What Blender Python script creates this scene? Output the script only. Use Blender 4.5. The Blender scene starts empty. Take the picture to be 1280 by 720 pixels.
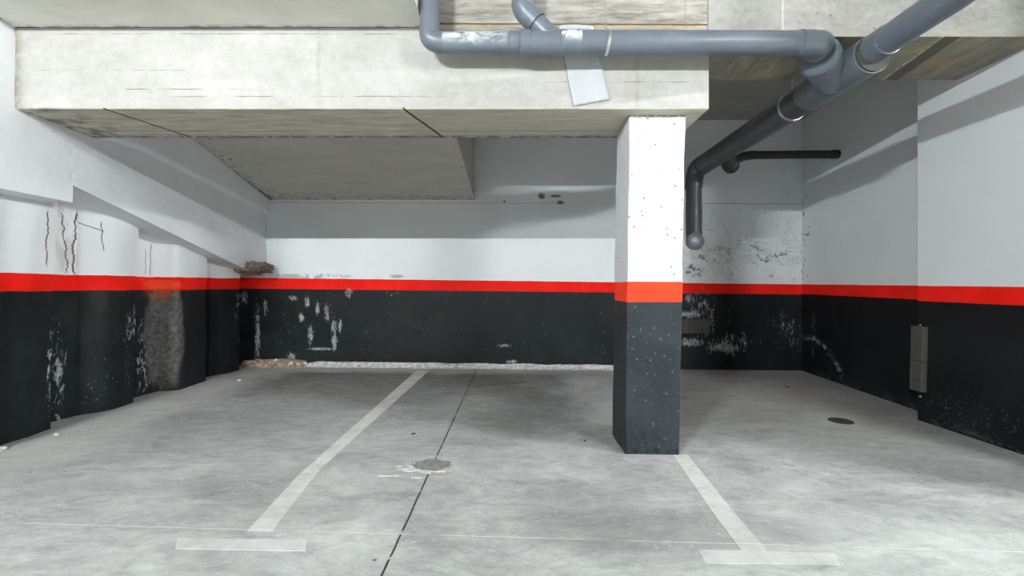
import bpy, bmesh, math, random
from mathutils import Vector, Matrix, noise as mn
random.seed(7)
PI = math.pi
C = bpy.context.scene.collection
F = 569.0; CX = 641.0; CY = 357.0; H = 1.2       # focal length in px, principal point, lens height

# ---------- survey helpers: metres from the photograph's measured angles ----------
def FZ(x): return 0.010 * (0.99 - x)              # the slab falls slightly to the right
def WX(px, Y): return (px - CX) / F * Y
def WZ(py, Y): return H + (CY - py) / F * Y
def fl(px, py):
    a = (px - CX) / F; b = (CY - py) / F
    # H + b Y = .01(.99 - a Y)
    Y = (0.0099 - H) / (b + 0.010 * a)
    return Vector((a * Y, Y, FZ(a * Y)))
YB = 6.60                                          # back wall
YF = 3.128                                         # face of the beams

# ---------- object helpers ----------
def tag(o, label=None, cat=None, group=None, kind=None):
    if label: o['label'] = label
    if cat: o['category'] = cat
    if group: o['group'] = group
    if kind: o['kind'] = kind
    return o
def empty(name, loc, label, cat, group=None):
    o = bpy.data.objects.new(name, None); C.objects.link(o); o.location = loc
    o.empty_display_size = 0.1
    return tag(o, label, cat, group)
def obj(name, bm, mat, parent=None, smooth=False, bevel=0.0, autosm=None):
    me = bpy.data.meshes.new(name)
    bmesh.ops.recalc_face_normals(bm, faces=bm.faces[:])
    bm.to_mesh(me); bm.free()
    o = bpy.data.objects.new(name, me); C.objects.link(o)
    me.materials.append(mat)
    if smooth:
        for p in me.polygons: p.use_smooth = True
        ang = autosm or 0.7
        for e in []: pass
        try: me.set_sharp_from_angle(angle=ang)
        except Exception: pass
    if parent is not None:
        o.parent = parent
        # vertices are written in world metres: bring them into the parent's frame
        w = Vector((0, 0, 0)); p = parent
        while p is not None: w += p.location; p = p.parent
        o.location = (0, 0, 0)
        me.transform(Matrix.Translation(-w))
    if bevel:
        b = o.modifiers.new('bevel', 'BEVEL'); b.width = bevel; b.segments = 2; b.limit_method = 'ANGLE'
    return o
def setorigin(o, p):
    p = Vector(p); o.data.transform(Matrix.Translation(-p)); o.location = p; return o

def box(bm, x0, x1, y0, y1, z0, z1):
    v = [bm.verts.new(p) for p in ((x0,y0,z0),(x1,y0,z0),(x1,y1,z0),(x0,y1,z0),(x0,y0,z1),(x1,y0,z1),(x1,y1,z1),(x0,y1,z1))]
    for f in ((0,3,2,1),(4,5,6,7),(0,1,5,4),(1,2,6,5),(2,3,7,6),(3,0,4,7)): bm.faces.new([v[i] for i in f])
def prism(bm, pts, f0, f1):
    """polygon pts (2d) swept between two embeddings"""
    a = [bm.verts.new(f0(p)) for p in pts]; b = [bm.verts.new(f1(p)) for p in pts]
    n = len(pts)
    bm.faces.new(a); bm.faces.new(b[::-1])
    for i in range(n): bm.faces.new((a[i], a[(i+1)%n], b[(i+1)%n], b[i]))
def new(): return bmesh.new()
def arc_path(p0, corner, p1, k=10):
    """straight to corner, rounded: quadratic blend"""
    p0, c, p1 = map(Vector, (p0, corner, p1))
    return [(1-t)*(1-t)*p0 + 2*(1-t)*t*c + t*t*p1 for t in [i/k for i in range(k+1)]]
def sweep(bm, path, radii, seg=40, cap=True):
    path = [Vector(p) for p in path]
    if not hasattr(radii, '__len__'): radii = [radii]*len(path)
    tang = []
    for i in range(len(path)):
        a = path[max(i-1,0)]; b = path[min(i+1,len(path)-1)]
        if (b-a).length < 1e-7: b = path[min(i+2,len(path)-1)]; a = path[max(i-2,0)]
        tang.append((b-a).normalized())
    up = Vector((0,0,1)) if abs(tang[0].z) < .9 else Vector((0,1,0))
    n = (up - tang[0]*up.dot(tang[0])).normalized()
    rings = []
    for i, p in enumerate(path):
        if i:
            q = tang[i-1].rotation_difference(tang[i]); n = q @ n
            n = (n - tang[i]*n.dot(tang[i])).normalized()
        b = tang[i].cross(n)
        rings.append([bm.verts.new(p + (n*math.cos(2*PI*j/seg) + b*math.sin(2*PI*j/seg))*radii[i]) for j in range(seg)])
    for r0, r1 in zip(rings, rings[1:]):
        for j in range(seg): bm.faces.new((r0[j], r0[(j+1)%seg], r1[(j+1)%seg], r1[j]))
    if cap: bm.faces.new(rings[0][::-1]); bm.faces.new(rings[-1])
def lathe(bm, p0, p1, prof, seg=44):
    """prof: (t along p0->p1 in metres, radius)"""
    p0 = Vector(p0); d = (Vector(p1)-p0).normalized()
    up = Vector((0,0,1)) if abs(d.z) < .9 else Vector((0,1,0))
    n = (up - d*up.dot(d)).normalized(); b = d.cross(n); rings = []
    for t, r in prof:
        rings.append([bm.verts.new(p0 + d*t + (n*math.cos(2*PI*j/seg) + b*math.sin(2*PI*j/seg))*r) for j in range(seg)])
    for r0, r1 in zip(rings, rings[1:]):
        for j in range(seg): bm.faces.new((r0[j], r0[(j+1)%seg], r1[(j+1)%seg], r1[j]))
    bm.faces.new(rings[0][::-1]); bm.faces.new(rings[-1])
def collar(p0, p1, r, lip=0.004):
    bm = new(); L = (Vector(p1)-Vector(p0)).length
    lathe(bm, p0, p1, [(0, r-lip), (.002, r), (L-.002, r), (L, r-lip)]); return bm

# ---------- node helpers ----------
class G:
    def __init__(s, name, rough=.8, spec=.3):
        s.mat = bpy.data.materials.new(name); s.mat.use_nodes = True
        s.nt = s.mat.node_tree; s.bsdf = s.nt.nodes['Principled BSDF']
        s.bsdf.inputs['Roughness'].default_value = rough
        s.bsdf.inputs['Specular IOR Level'].default_value = spec
        s.geo = s.nt.nodes.new('ShaderNodeNewGeometry'); s.pos = s.geo.outputs['Position']
        sp = s.nt.nodes.new('ShaderNodeSeparateXYZ'); s.nt.links.new(s.pos, sp.inputs[0])
        s.x, s.y, s.z = sp.outputs
    def put(s, sock, v):
        if isinstance(v, bpy.types.NodeSocket): s.nt.links.new(v, sock)
        elif isinstance(v, (tuple, list)):
            sock.default_value = tuple(v) + ((1,) if len(sock.default_value) == 4 and len(v) == 3 else ())
        else: sock.default_value = v
    def m(s, op, a, b=None, c=None, clamp=False):
        n = s.nt.nodes.new('ShaderNodeMath'); n.operation = op; n.use_clamp = clamp
        for i, v in enumerate((a, b, c)):
            if v is not None: s.put(n.inputs[i], v)
        return n.outputs[0]
    def add(s, a, b): return s.m('ADD', a, b)
    def sub(s, a, b): return s.m('SUBTRACT', a, b)
    def mul(s, a, b): return s.m('MULTIPLY', a, b)
    def mx(s, a, b): return s.m('MAXIMUM', a, b)
    def mn(s, a, b): return s.m('MINIMUM', a, b)
    def inv(s, a): return s.m('SUBTRACT', 1.0, a)
    def vec(s, x, y, z):
        n = s.nt.nodes.new('ShaderNodeCombineXYZ')
        for i, v in enumerate((x, y, z)): s.put(n.inputs[i], v)
        return n.outputs[0]
    def scl(s, sx, sy, sz, off=0.0, v=None):
        n = s.nt.nodes.new('ShaderNodeMapping'); n.vector_type = 'POINT'
        s.nt.links.new(v or s.pos, n.inputs[0]); n.inputs['Scale'].default_value = (sx, sy, sz)
        n.inputs['Location'].default_value = (off, off*1.3, off*.7); return n.outputs[0]
    def noise(s, v=None, scale=1.0, det=4, rough=.55, dist=0.0):
        n = s.nt.nodes.new('ShaderNodeTexNoise'); s.nt.links.new(v or s.pos, n.inputs['Vector'])
        n.inputs['Scale'].default_value = scale; n.inputs['Detail'].default_value = det
        n.inputs['Roughness'].default_value = rough; n.inputs['Distortion'].default_value = dist
        return n.outputs['Fac']
    def vor(s, v=None, scale=5.0, feat='F1'):
        n = s.nt.nodes.new('ShaderNodeTexVoronoi'); n.feature = feat
        s.nt.links.new(v or s.pos, n.inputs['Vector']); n.inputs['Scale'].default_value = scale
        return n.outputs['Distance']
    def mr(s, v, a, b, c=0.0, d=1.0, smooth=False):
        n = s.nt.nodes.new('ShaderNodeMapRange'); n.clamp = True
        if smooth: n.interpolation_type = 'SMOOTHSTEP'
        s.put(n.inputs[0], v)
        for i, q in enumerate((a, b, c, d)): s.put(n.inputs[i+1], q)
        return n.outputs[0]
    def mix(s, f, a, b):
        n = s.nt.nodes.new('ShaderNodeMix'); n.data_type = 'RGBA'
        s.put(n.inputs[0], f); s.put(n.inputs[6], a); s.put(n.inputs[7], b); return n.outputs[2]
    def blob(s, u, v, cu, cv, ru, rv, soft=.4, wob=None, amt=0.0):
        a = s.m('DIVIDE', s.sub(u, cu), ru); b = s.m('DIVIDE', s.sub(v, cv), rv)
        d = s.m('SQRT', s.add(s.mul(a, a), s.mul(b, b)))
        if wob is not None: d = s.add(d, s.mul(s.sub(wob, .5), amt))
        return s.mr(d, 1+soft, 1-soft, smooth=True)
    def line(s, u, v, p, q, w, soft=.002, wob=None, amt=0.0):
        """mask of the infinite line through p,q in the (u,v) plane, half-width w"""
        du, dv = q[0]-p[0], q[1]-p[1]; L = math.hypot(du, dv); nu, nv = -dv/L, du/L
        d = s.add(s.mul(u, nu), s.add(s.mul(v, nv), -(p[0]*nu+p[1]*nv)))
        if wob is not None: d = s.add(d, s.mul(s.sub(wob, .5), amt))
        return s.mr(s.m('ABSOLUTE', d), w+soft, w)
    def iso(s, n, w=.006, lvl=.5):
        return s.mr(s.m('ABSOLUTE', s.sub(n, lvl)), w, w*.3)
    def bump(s, h, strength=.3, dist=.01):
        n = s.nt.nodes.new('ShaderNodeBump'); n.inputs['Strength'].default_value = strength
        n.inputs['Distance'].default_value = dist; s.put(n.inputs['Height'], h)
        prev = s.bsdf.inputs['Normal']
        if prev.is_linked: s.nt.links.new(prev.links[0].from_socket, n.inputs['Normal'])
        s.nt.links.new(n.outputs[0], s.bsdf.inputs['Normal'])
    def col(s, c): s.put(s.bsdf.inputs['Base Color'], c)
    def rough(s, v): s.put(s.bsdf.inputs['Roughness'], v)
def srgb(r, g, b):
    f = lambda c: (c/255/12.92) if c/255 <= .04045 else ((c/255+.055)/1.055)**2.4
    return (f(r), f(g), f(b))

WHITE = (.74, .775, .79); RED = (.74, .010, .004); BLACK = (.009, .012, .013)

def painted(name, u, zt, zb, white=WHITE, red=RED, black=BLACK, chips=(), general=.25, stretch=(1, 1, .35),
            strokes=(), extra=None, blackrough=.5, wob=.006, bumpamt=.25):
    """white wall, red stripe, black dado. u: 'x' or 'y'; zt/zb = (a,b): height a + b*u of the two stripe edges.
       chips: (cu, cz, ru, rz, amount) places where the black paint is scraped to the plaster"""
    g = G(name, .75, .14)
    U = g.x if u == 'x' else g.y
    n1 = g.noise(scale=5, det=3); n2 = g.noise(scale=26, det=4, rough=.65)
    edge = g.add(g.mul(g.sub(n1, .5), wob*3), g.mul(g.sub(n2, .5), wob))
    top = g.add(g.add(zt[0], g.mul(U, zt[1])), edge)
    bot = g.add(g.add(zb[0], g.mul(U, zb[1])), edge)
    isred = g.mr(g.sub(g.z, top), .0015, -.0015)
    isblk = g.mr(g.sub(g.z, bot), .0015, -.0015)
    var = g.noise(scale=1.7, det=5, rough=.6)
    w = g.mix(g.mr(var, .3, .7), tuple(c*.93 for c in white), white)
    # small pits and freckles
    pit = g.mr(g.vor(scale=9), .045, .03); pitgate = g.mr(g.noise(scale=3.3, det=1), .52, .6)
    w = g.mix(g.mul(g.mul(pit, pitgate), .7), w, (.16, .13, .11))
    r = g.mix(g.mr(g.noise(scale=4, det=3), .35, .7), red, tuple(min(1, c*1.15+.004) for c in red))
    dust = g.noise(scale=2.2, det=6, rough=.62)
    k = g.mix(g.mr(dust, .42, .8), black, tuple(c*1.7+.004 for c in black))
    c = g.mix(isred, w, r); c = g.mix(isblk, c, k)
    # scrapes
    sv = g.scl(*stretch)
    ch = g.add(g.mul(g.noise(sv, scale=21, det=8, rough=.72, dist=1.1), .72), g.mul(g.noise(sv, scale=5, det=3), .28))
    loc = general
    for cu, cz, ru, rz, amt in chips:
        loc = g.mx(loc, g.mul(g.blob(U, g.z, cu, cz, ru, rz, .7), amt))
    thr = g.sub(.76, g.mul(loc, .205))
    chip = g.mr(ch, thr, g.add(thr, .05))
    if strokes: wn = g.noise(g.scl(1, 1, .45, 3), scale=34, det=6, rough=.75, dist=.8)
    for (px, py, hw, hh) in strokes:
        cu, cz = WX(px, YB), WZ(py, YB)
        chip = g.mx(chip, g.mul(g.blob(U, g.z, cu, cz, hw*YB/F, hh*YB/F, .5, wn, 5.5), g.mr(wn, .62, .50)))
    # fine flecks
    fv = g.vor(g.scl(1, 1, .6), scale=34); fg = g.mr(g.noise(scale=6, det=2), g.sub(.72, g.mul(loc, .2)), g.sub(.76, g.mul(loc, .2)))
    chip = g.mx(chip, g.mul(g.mul(g.mr(fv, .17, .11), fg), .8))
    redchip = g.mul(g.mul(chip, isred), .75)
    chip = g.mul(chip, g.mx(isblk, redchip))
    c = g.mix(g.mul(chip, g.mr(g.noise(scale=19, det=4, rough=.7), .38, .6, .35, .92)), c, (.40, .42, .43))
    if extra: c = extra(g, U, c, isred, isblk)
    g.col(c)
    g.rough(g.mr(isblk, 0, 1, .72, blackrough))
    g.bump(g.noise(scale=18, det=5, rough=.6), bumpamt, .012)
    g.bump(g.noise(scale=3.5, det=3), bumpamt*.8, .03)
    g.bump(g.inv(chip), .5, .003)
    return g.mat

# ---------- materials ----------
def mat_floor(name='worn_concrete_floor', paint=False):
    g = G(name, .62, .35)
    xy = g.scl(1, 1, 0)
    a = g.noise(g.scl(1, 1.6, 0), scale=.9, det=6, rough=.6, dist=1.2)
    b = g.noise(g.scl(1.0, 1.9, 0, 4.2), scale=3.2, det=8, rough=.66, dist=1.8)
    c = g.noise(g.scl(1, 1.3, 0, 9.0), scale=9, det=7, rough=.7, dist=.8)
    t = g.add(g.mul(a, .42), g.add(g.mul(b, .38), g.mul(c, .20)))
    t = g.add(g.mul(t, .8), g.mul(g.noise(g.scl(1, 2.2, 0, 13), scale=26, det=6, rough=.75, dist=.5), .2))
    base = g.mix(g.mr(t, .38, .62), (.215, .222, .218), (.53, .545, .535))
    wob = g.noise(xy, scale=1.6, det=6, rough=.62, dist=.8)
    # tyre soot of the left bay: stops short of the walls with a ragged edge
    wx = g.add(g.x, g.mul(g.sub(wob, .5), 1.1)); wy = g.add(g.y, g.mul(g.sub(wob, .5), .55))
    so = g.mul(g.mr(wx, -3.35, -2.75, smooth=True), g.mr(wx, .85, .45, smooth=True))
    so = g.mul(so, g.mr(wy, 6.22, 6.02, smooth=True))
    so = g.mul(so, g.mr(wy, 3.3, 6.0, .12, 1, smooth=True))
    base = g.mix(g.mul(so, g.mr(b, .2, .7, .92, .55)), base, (.066, .069, .068))
    for cu, cv, ru, rv, amt in ((.25, 4.5, .42, .55, .5), (.35, 3.75, .5, .22, .28), (-.3, 4.0, .7, .35, .22), (.75, 2.2, .55, .22, .5), (.3, 2.55, .3, .2, .3),
                                (-2.3, 3.9, .7, .5, .25), (-1.7, 2.65, .5, .12, .3), (1.6, 2.35, .4, .15, .18), (-1.35, 2.35, .5, .15, .2)):
        base = g.mix(g.mul(g.blob(g.x, g.y, cu, cv, ru, rv, .55, wob, 1.5), g.mul(g.mr(c, .3, .62, .45, 1), amt)), base, (.10, .105, .105))
    # brush swirls beside the pillar
    sw = g.vec(g.sub(g.x, -.35), g.sub(g.y, 4.35), 0.0)
    rr = g.nt.nodes.new('ShaderNodeVectorMath'); rr.operation = 'LENGTH'; g.nt.links.new(sw, rr.inputs[0])
    rad = rr.outputs['Value']
    arcs = g.noise(g.vec(g.mul(rad, 16), g.mul(wob, 1.5), 0.0), scale=1.2, det=3)
    am = g.mul(g.mul(g.mr(rad, .7, .9), g.mr(rad, 1.5, 1.1)), g.mul(g.mr(g.x, .0, .45), g.mr(arcs, .48, .66)))
    base = g.mix(g.mul(am, .45), base, (.42, .43, .42))
    # pale dusty verge along the piles and the back wall
    vg = g.mx(g.mr(wx, -2.85, -3.35, smooth=True), g.mr(wy, 6.15, 6.4, smooth=True))
    base = g.mix(g.mul(vg, .4), base, (.50, .495, .48))
    # shade over the right bay floor behind the pillar, painted in as brown
    rb_shade = g.mul(g.mr(wx, 1.3, 2.0, smooth=True), g.mr(wy, 3.2, 4.4, smooth=True))
    base = g.mix(g.mul(rb_shade, .38), base, (.235, .222, .195))
    # trowel streaks: thin pale sinuous marks
    st = g.noise(g.scl(.8, 2.4, 0, 2.0), scale=2.6, det=4, rough=.5, dist=2.6)
    base = g.mix(g.mul(g.iso(st, .012), .3), base, (.52, .53, .53))
    base = g.mix(g.mul(g.mr(g.noise(g.scl(1, 1, 0, 7), scale=22, det=3), .68, .76), .35), base, (.12, .12, .12))
    # specks
    base = g.mix(g.mul(g.mul(g.mr(g.vor(xy, 8.0), .05, .03), g.mr(g.noise(xy, scale=2.1, det=1), .5, .6)), .8), base, (.62, .62, .60))
    base = g.mix(g.mul(g.mul(g.mr(g.vor(g.scl(1, 1, 0, 3.3), 5.0), .05, .035), g.mr(g.noise(xy, scale=1.3, det=1), .45, .55)), .8), base, (.03, .03, .03))
    # saw-cut joint and the pale chalk line
    p = fl(593, 468); q = fl(478, 718)
    jw = g.noise(xy, scale=7, det=3)
    joint = g.mul(g.line(g.x, g.y, (p.x, p.y), (q.x, q.y), .0035, .003, jw, .008), g.mr(g.noise(xy, scale=20, det=2), .34, .42))
    base = g.mix(g.mul(joint, .93), base, (.012, .012, .012))
    p2 = fl(0, 653); q2 = fl(1280, 690)
    chalk = g.mul(g.line(g.x, g.y, (p2.x, p2.y), (q2.x, q2.y), .0012, .0025, jw, .010), g.mr(g.noise(xy, scale=3, det=5), .38, .56, .15, 1))
    base = g.mix(g.mul(chalk, .7), base, (.72, .70, .66))
    if paint:
        worn = g.noise(g.scl(1, 1, 0, 5), scale=7, det=8, rough=.72)
        f = g.mr(worn, .26, .58, .2, .85)
        fade = g.mr(g.y, 2.12, 3.0, .55, 1)
        base = g.mix(g.mul(f, fade), base, (.66, .66, .63))
    g.col(base)
    g.rough(g.mr(t, .3, .7, .5, .72))
    g.bump(g.noise(xy, scale=14, det=7, rough=.7), .12, .01); g.bump(b, .15, .01)
    g.bump(g.inv(joint), .6, .006)
    return g.mat

def mat_limewash():
    """front of the deep beam: pale board-marked concrete"""
    g = G('pale_board_marked_concrete', .85, .2)
    a = g.noise(g.scl(1, 1, 1.4), scale=2.4, det=7, rough=.66); b = g.noise(scale=16, det=6, rough=.7)
    c = g.mix(g.mr(g.add(g.mul(a, .6), g.mul(b, .4)), .36, .60), (.335, .33, .308), (.435, .43, .412))
    # blotches towards the right end and just under the pipe
    st = g.mul(g.mr(g.x, -.7, .1), g.mr(g.noise(g.scl(.6, 1, 1.6, 3), scale=3, det=7, rough=.72), .50, .68))
    c = g.mix(g.mul(st, .3), c, (.26, .25, .22))
    up = g.mul(g.mul(g.mr(g.x, -.55, -.3), g.mr(g.z, 2.62, 2.70)), g.mr(b, .35, .6, .35, .9))
    c = g.mix(g.mul(up, .5), c, (.33, .315, .27))
    jw = g.noise(scale=9, det=4)
    for zz, x0, x1 in ((2.55, -3.0, -1.75), (2.68, -3.3, -2.0), (2.93, -3.2, -.7), (2.60, .2, 1.3), (2.50, -2.4, -.4)):
        l = g.mul(g.line(g.x, g.z, (0, zz), (1, zz), .0012, .003, jw, .012), g.mul(g.mr(g.x, x0, x0+.15), g.mr(g.x, x1, x1-.15)))
        l = g.mul(l, g.mr(g.noise(scale=5, det=2), .42, .58))
        c = g.mix(g.mul(l, .8), c, (.12, .095, .06))
    for xx in (-1.335, .86):
        l = g.line(g.x, g.z, (xx, 0), (xx, 1), .004, .018, jw, .05)
        c = g.mix(g.mul(g.mul(l, g.mr(b, .42, .6)), .45), c, (.20, .19, .155))
    # scuffed brown arrises
    for zz, s in ((2.415, 1), (2.955, -1)):
        e = g.mr(g.m('ABSOLUTE', g.sub(g.z, zz)), .03, .0)
        c = g.mix(g.mul(g.mul(e, g.mr(b, .5, .62)), .6), c, (.34, .28, .21))
    pit = g.mul(g.mr(g.vor(scale=17), .10, .06), g.mr(g.noise(scale=4, det=2), .52, .62))
    c = g.mix(g.mul(pit, .55), c, (.25, .22, .18))
    # the underside keeps the brown of the shuttering boards
    nz = g.nt.nodes.new('ShaderNodeSeparateXYZ'); g.nt.links.new(g.geo.outputs['True Normal'], nz.inputs[0])
    under = g.mr(nz.outputs[2], -.3, -.7)
    gr = g.noise(g.scl(.9, 9, 1), scale=3.0, det=8, rough=.72, dist=.5)
    u = g.mix(g.mr(gr, .3, .7), (.33, .31, .25), (.72, .70, .61))
    u = g.mix(g.mr(g.noise(g.scl(1.2, 7, 1, 6), scale=2, det=6, rough=.7), .58, .72), u, (.40, .30, .17))
    u = g.mix(g.mul(g.mr(g.x, -.66, -.56), .45), u, (.52, .50, .42))
    for xx in (-2.72, -.66):
        u = g.mix(g.line(g.x, g.y, (xx-.09, 3.128), (xx+.09, 3.737), .007, .006, jw, .02), u, (.06, .045, .02))
    u = g.mix(g.mul(g.line(g.x, g.y, (0, 3.58), (1, 3.58), .003, .004, jw, .01), .7), u, (.07, .06, .045))
    u = g.mix(g.mul(g.mr(g.y, 3.66, 3.73), g.mr(b, .4, .55)), u, (.12, .10, .075))
    le = g.mul(g.mr(g.x, -2.9, -3.3), g.mr(g.noise(scale=9, det=5), .45, .6))
    u = g.mix(g.mul(le, .7), u, (.10, .075, .045))
    c = g.mix(under, c, u)
    # ochre crumbling end against the left wall
    le = g.mul(g.mul(g.mr(g.x, -3.365, -3.41), g.mr(g.noise(scale=26, det=5, rough=.7), .42, .52)), g.inv(under))
    c = g.mix(g.mul(le, .8), c, (.30, .26, .19))
    g.col(c)
    g.bump(b, .35, .008); g.bump(g.noise(g.scl(1, 1, 3), scale=7, det=4), .25, .012); g.bump(g.inv(pit), .5, .004)
    return g.mat

def mat_upper_beam():
    g = G('grey_shuttered_concrete', .85, .2)
    a = g.noise(g.scl(.8, 1, 2.2), scale=3, det=8, rough=.7); b = g.noise(scale=22, det=6, rough=.72)
    c = g.mix(g.mr(g.add(g.mul(a, .6), g.mul(b, .4)), .38, .62), (.23, .224, .205), (.36, .355, .335))
    # left part: dirtier, strong board texture
    lm = g.mr(g.x, 1.345, 1.34)
    d = g.noise(g.scl(.5, 1, 3.2, 2), scale=5, det=8, rough=.74)
    dirty = g.mix(g.mr(d, .36, .62), (.12, .108, .085), (.40, .385, .345))
    c = g.mix(g.mul(lm, .85), c, dirty)
    jw = g.noise(scale=8, det=4)
    c = g.mix(g.mul(lm, g.line(g.x, g.z, (0, 3.002), (1, 2.998), .0045, .003, jw, .008)), c, (.10, .075, .045))
    c = g.mix(g.mul(g.mul(lm, g.line(g.x, g.z, (0, 2.988), (1, 2.985), .004, .006, jw, .012)), g.mr(b, .46, .56)), c, (.42, .27, .12))
    c = g.mix(g.mul(g.line(g.x, g.z, (1.343, 0), (1.343, 1), .003, .004, jw, .012), .75), c, (.16, .13, .10))
    c = g.mix(g.mul(g.line(g.x, g.z, (1.19, 0), (1.19, 1), .003, .006, jw, .02), .4), c, (.2, .17, .12))
    c = g.mix(g.mul(g.line(g.x, g.z, (1.86, 0), (1.86, 1), .004, .005, jw, .01), .35), c, (.72, .66, .58))
    pit = g.mul(g.mr(g.vor(scale=11), .12, .07), g.mr(g.noise(scale=3, det=2), .50, .6))
    c = g.mix(g.mul(pit, .7), c, (.16, .12, .09))
    e = g.mul(g.mr(g.z, 2.965, 2.92), g.mul(g.mr(b, .5, .6), g.mr(g.x, 1.35, 1.36)))
    c = g.mix(g.mul(e, .75), c, (.30, .22, .15))
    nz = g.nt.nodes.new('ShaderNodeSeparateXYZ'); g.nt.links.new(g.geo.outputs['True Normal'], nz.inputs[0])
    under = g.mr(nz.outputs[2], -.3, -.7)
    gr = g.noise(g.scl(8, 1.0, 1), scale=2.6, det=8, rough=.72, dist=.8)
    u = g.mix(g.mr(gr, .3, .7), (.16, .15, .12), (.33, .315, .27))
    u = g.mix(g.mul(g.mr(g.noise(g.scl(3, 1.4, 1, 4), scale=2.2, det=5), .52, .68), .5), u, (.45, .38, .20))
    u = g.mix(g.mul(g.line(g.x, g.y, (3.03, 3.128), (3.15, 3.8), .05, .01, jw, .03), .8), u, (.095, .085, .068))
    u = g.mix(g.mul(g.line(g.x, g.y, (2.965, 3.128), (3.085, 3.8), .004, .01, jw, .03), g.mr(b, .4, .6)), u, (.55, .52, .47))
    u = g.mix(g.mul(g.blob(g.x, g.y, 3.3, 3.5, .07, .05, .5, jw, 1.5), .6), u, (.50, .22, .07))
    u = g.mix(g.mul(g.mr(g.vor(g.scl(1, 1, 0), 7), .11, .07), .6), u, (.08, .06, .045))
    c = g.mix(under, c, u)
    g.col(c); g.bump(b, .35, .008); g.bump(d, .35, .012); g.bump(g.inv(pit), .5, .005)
    return g.mat

def mat_plain_concrete(name, lo, hi, sc=(1, 1, 1), n0=1.6, r=.85):
    g = G(name, r, .2)
    a = g.noise(g.scl(*sc), scale=n0, det=7, rough=.62, dist=.5); b = g.noise(scale=20, det=5, rough=.65)
    c = g.mix(g.mr(g.add(g.mul(a, .75), g.mul(b, .25)), .35, .65), lo, hi)
    # dirt creeping out of the joint with the walls
    g.col(c); g.bump(b, .2, .006); g.bump(a, .2, .02)
    return g
def mat_ramp():
    g = mat_plain_concrete('smooth_greenish_slab', (.46, .46, .41), (.55, .55, .50), (1, 2.5, 1))
    cur = g.bsdf.inputs['Base Color'].links[0].from_socket
    sp = g.noise(scale=17, det=5, rough=.7)
    e = g.mx(g.mr(g.y, 6.05, 6.6), g.mr(g.x, -3.0, -3.5))
    c = g.mix(g.mul(g.mr(g.add(sp, g.mul(e, .12)), .66, .71), .8), cur, (.13, .09, .05))
    c = g.mix(g.mul(g.mr(g.x, -3.455, -3.50), g.mr(sp, .35, .45)), c, (.10, .075, .045))
    g.col(c); return g.mat
def mat_slab():
    g = mat_plain_concrete('pale_warm_slab', (.62, .615, .55), (.74, .735, .67), (1, 1.5, 1), 2.0)
    cur = g.bsdf.inputs['Base Color'].links[0].from_socket
    c = g.mix(g.mul(g.mul(g.mr(g.y, 3.09, 3.125), g.mr(g.noise(scale=12, det=4), .50, .6)), .7), cur, (.30, .21, .13))
    c = g.mix(g.mul(g.mul(g.mr(g.x, -3.36, -3.42), g.mr(g.noise(scale=22, det=4), .42, .5)), .8), c, (.16, .12, .09))
    g.col(c); return g.mat

def back_extra(g, U, c, isred, isblk):
    w = g.inv(isred)
    n = g.noise(g.scl(1, 1, 1, 3), scale=5.0, det=7, rough=.66, dist=.6); nf = g.add(g.mul(g.noise(g.scl(1, 1, 1.3, 1), scale=11, det=7, rough=.72, dist=.7), .5), g.mul(g.noise(g.scl(1, 1, 1.3, 5), scale=3.4, det=7, rough=.66), .5))
    # damp corner behind the big drain pipe: flaking and mould
    reg = g.mx(g.blob(U, g.z, 3.35, 1.55, .95, .32, .35), g.blob(U, g.z, 4.1, 1.85, .22, .7, .5))
    reg = g.mx(reg, g.mul(g.blob(U, g.z, 2.7, 1.55, .4, .3, .4), 1))
    mould = g.mul(g.mr(g.add(nf, g.mul(reg, .09)), .625, .68), reg)
    c = g.mix(g.mul(g.mul(mould, w), .85), c, (.10, .085, .075))
    fade = g.mul(g.mr(n, .45, .6), reg)
    c = g.mix(g.mul(g.mul(fade, w), .22), c, (.34, .32, .28))
    lines = g.mul(g.iso(g.noise(g.scl(1, 1, 1, 8), scale=2.3, det=5, rough=.6), .006), g.blob(U, g.z, 3.2, 1.9, .9, .5, .4))
    c = g.mix(g.mul(g.mul(lines, w), .6), c, (.22, .18, .14))
    # horizontal pour joint, dirtier near the middle
    jw = g.noise(scale=6, det=5)
    j = g.mul(g.line(U, g.z, (-3.5, 2.405), (4.2, 2.385), .002, .004, jw, .03), g.mr(U, .9, .7))
    c = g.mix(g.mul(j, .55), c, (.16, .13, .10))
    band = g.mul(g.mr(g.m('ABSOLUTE', g.sub(g.z, 2.39)), .07, .02), g.mul(g.mr(U, -3.6, -3.3), g.mr(nf, .60, .66)))
    c = g.mix(g.mul(band, .7), c, (.13, .11, .09))
    j2 = g.mul(g.line(U, g.z, (2.4, WZ(254, YB)), (4.2, WZ(255, YB)), .003, .003, jw, .006), g.mr(U, 2.2, 2.3))
    c = g.mix(g.mul(j2, .75), c, (.16, .14, .12))
    for cu, cz, ru, rz in ((.69, 2.405, .05, .03), (.42, 2.50, .05, .045), (-.12, 2.42, .02, .015), (.62, 2.50, .09, .02)):
        c = g.mix(g.mul(g.mul(g.blob(U, g.z, cu, cz, ru, rz, .4, nf, 2.2), .85), w), c, (.07, .065, .06))
    # peeling above the stripe on the left
    pe = g.mul(g.blob(U, g.z, -3.0, 1.335, .65, .035, .5), g.mr(nf, .47, .53))
    c = g.mix(g.mul(g.mul(pe, w), .7), c, (.22, .27, .27))
    c = g.mix(g.mul(g.blob(U, g.z, -1.68, 1.335, .09, .025, .4, nf, 1.0), .7), c, (.20, .26, .25))
    # dark line where the wall meets the higher ceiling
    return c
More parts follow.
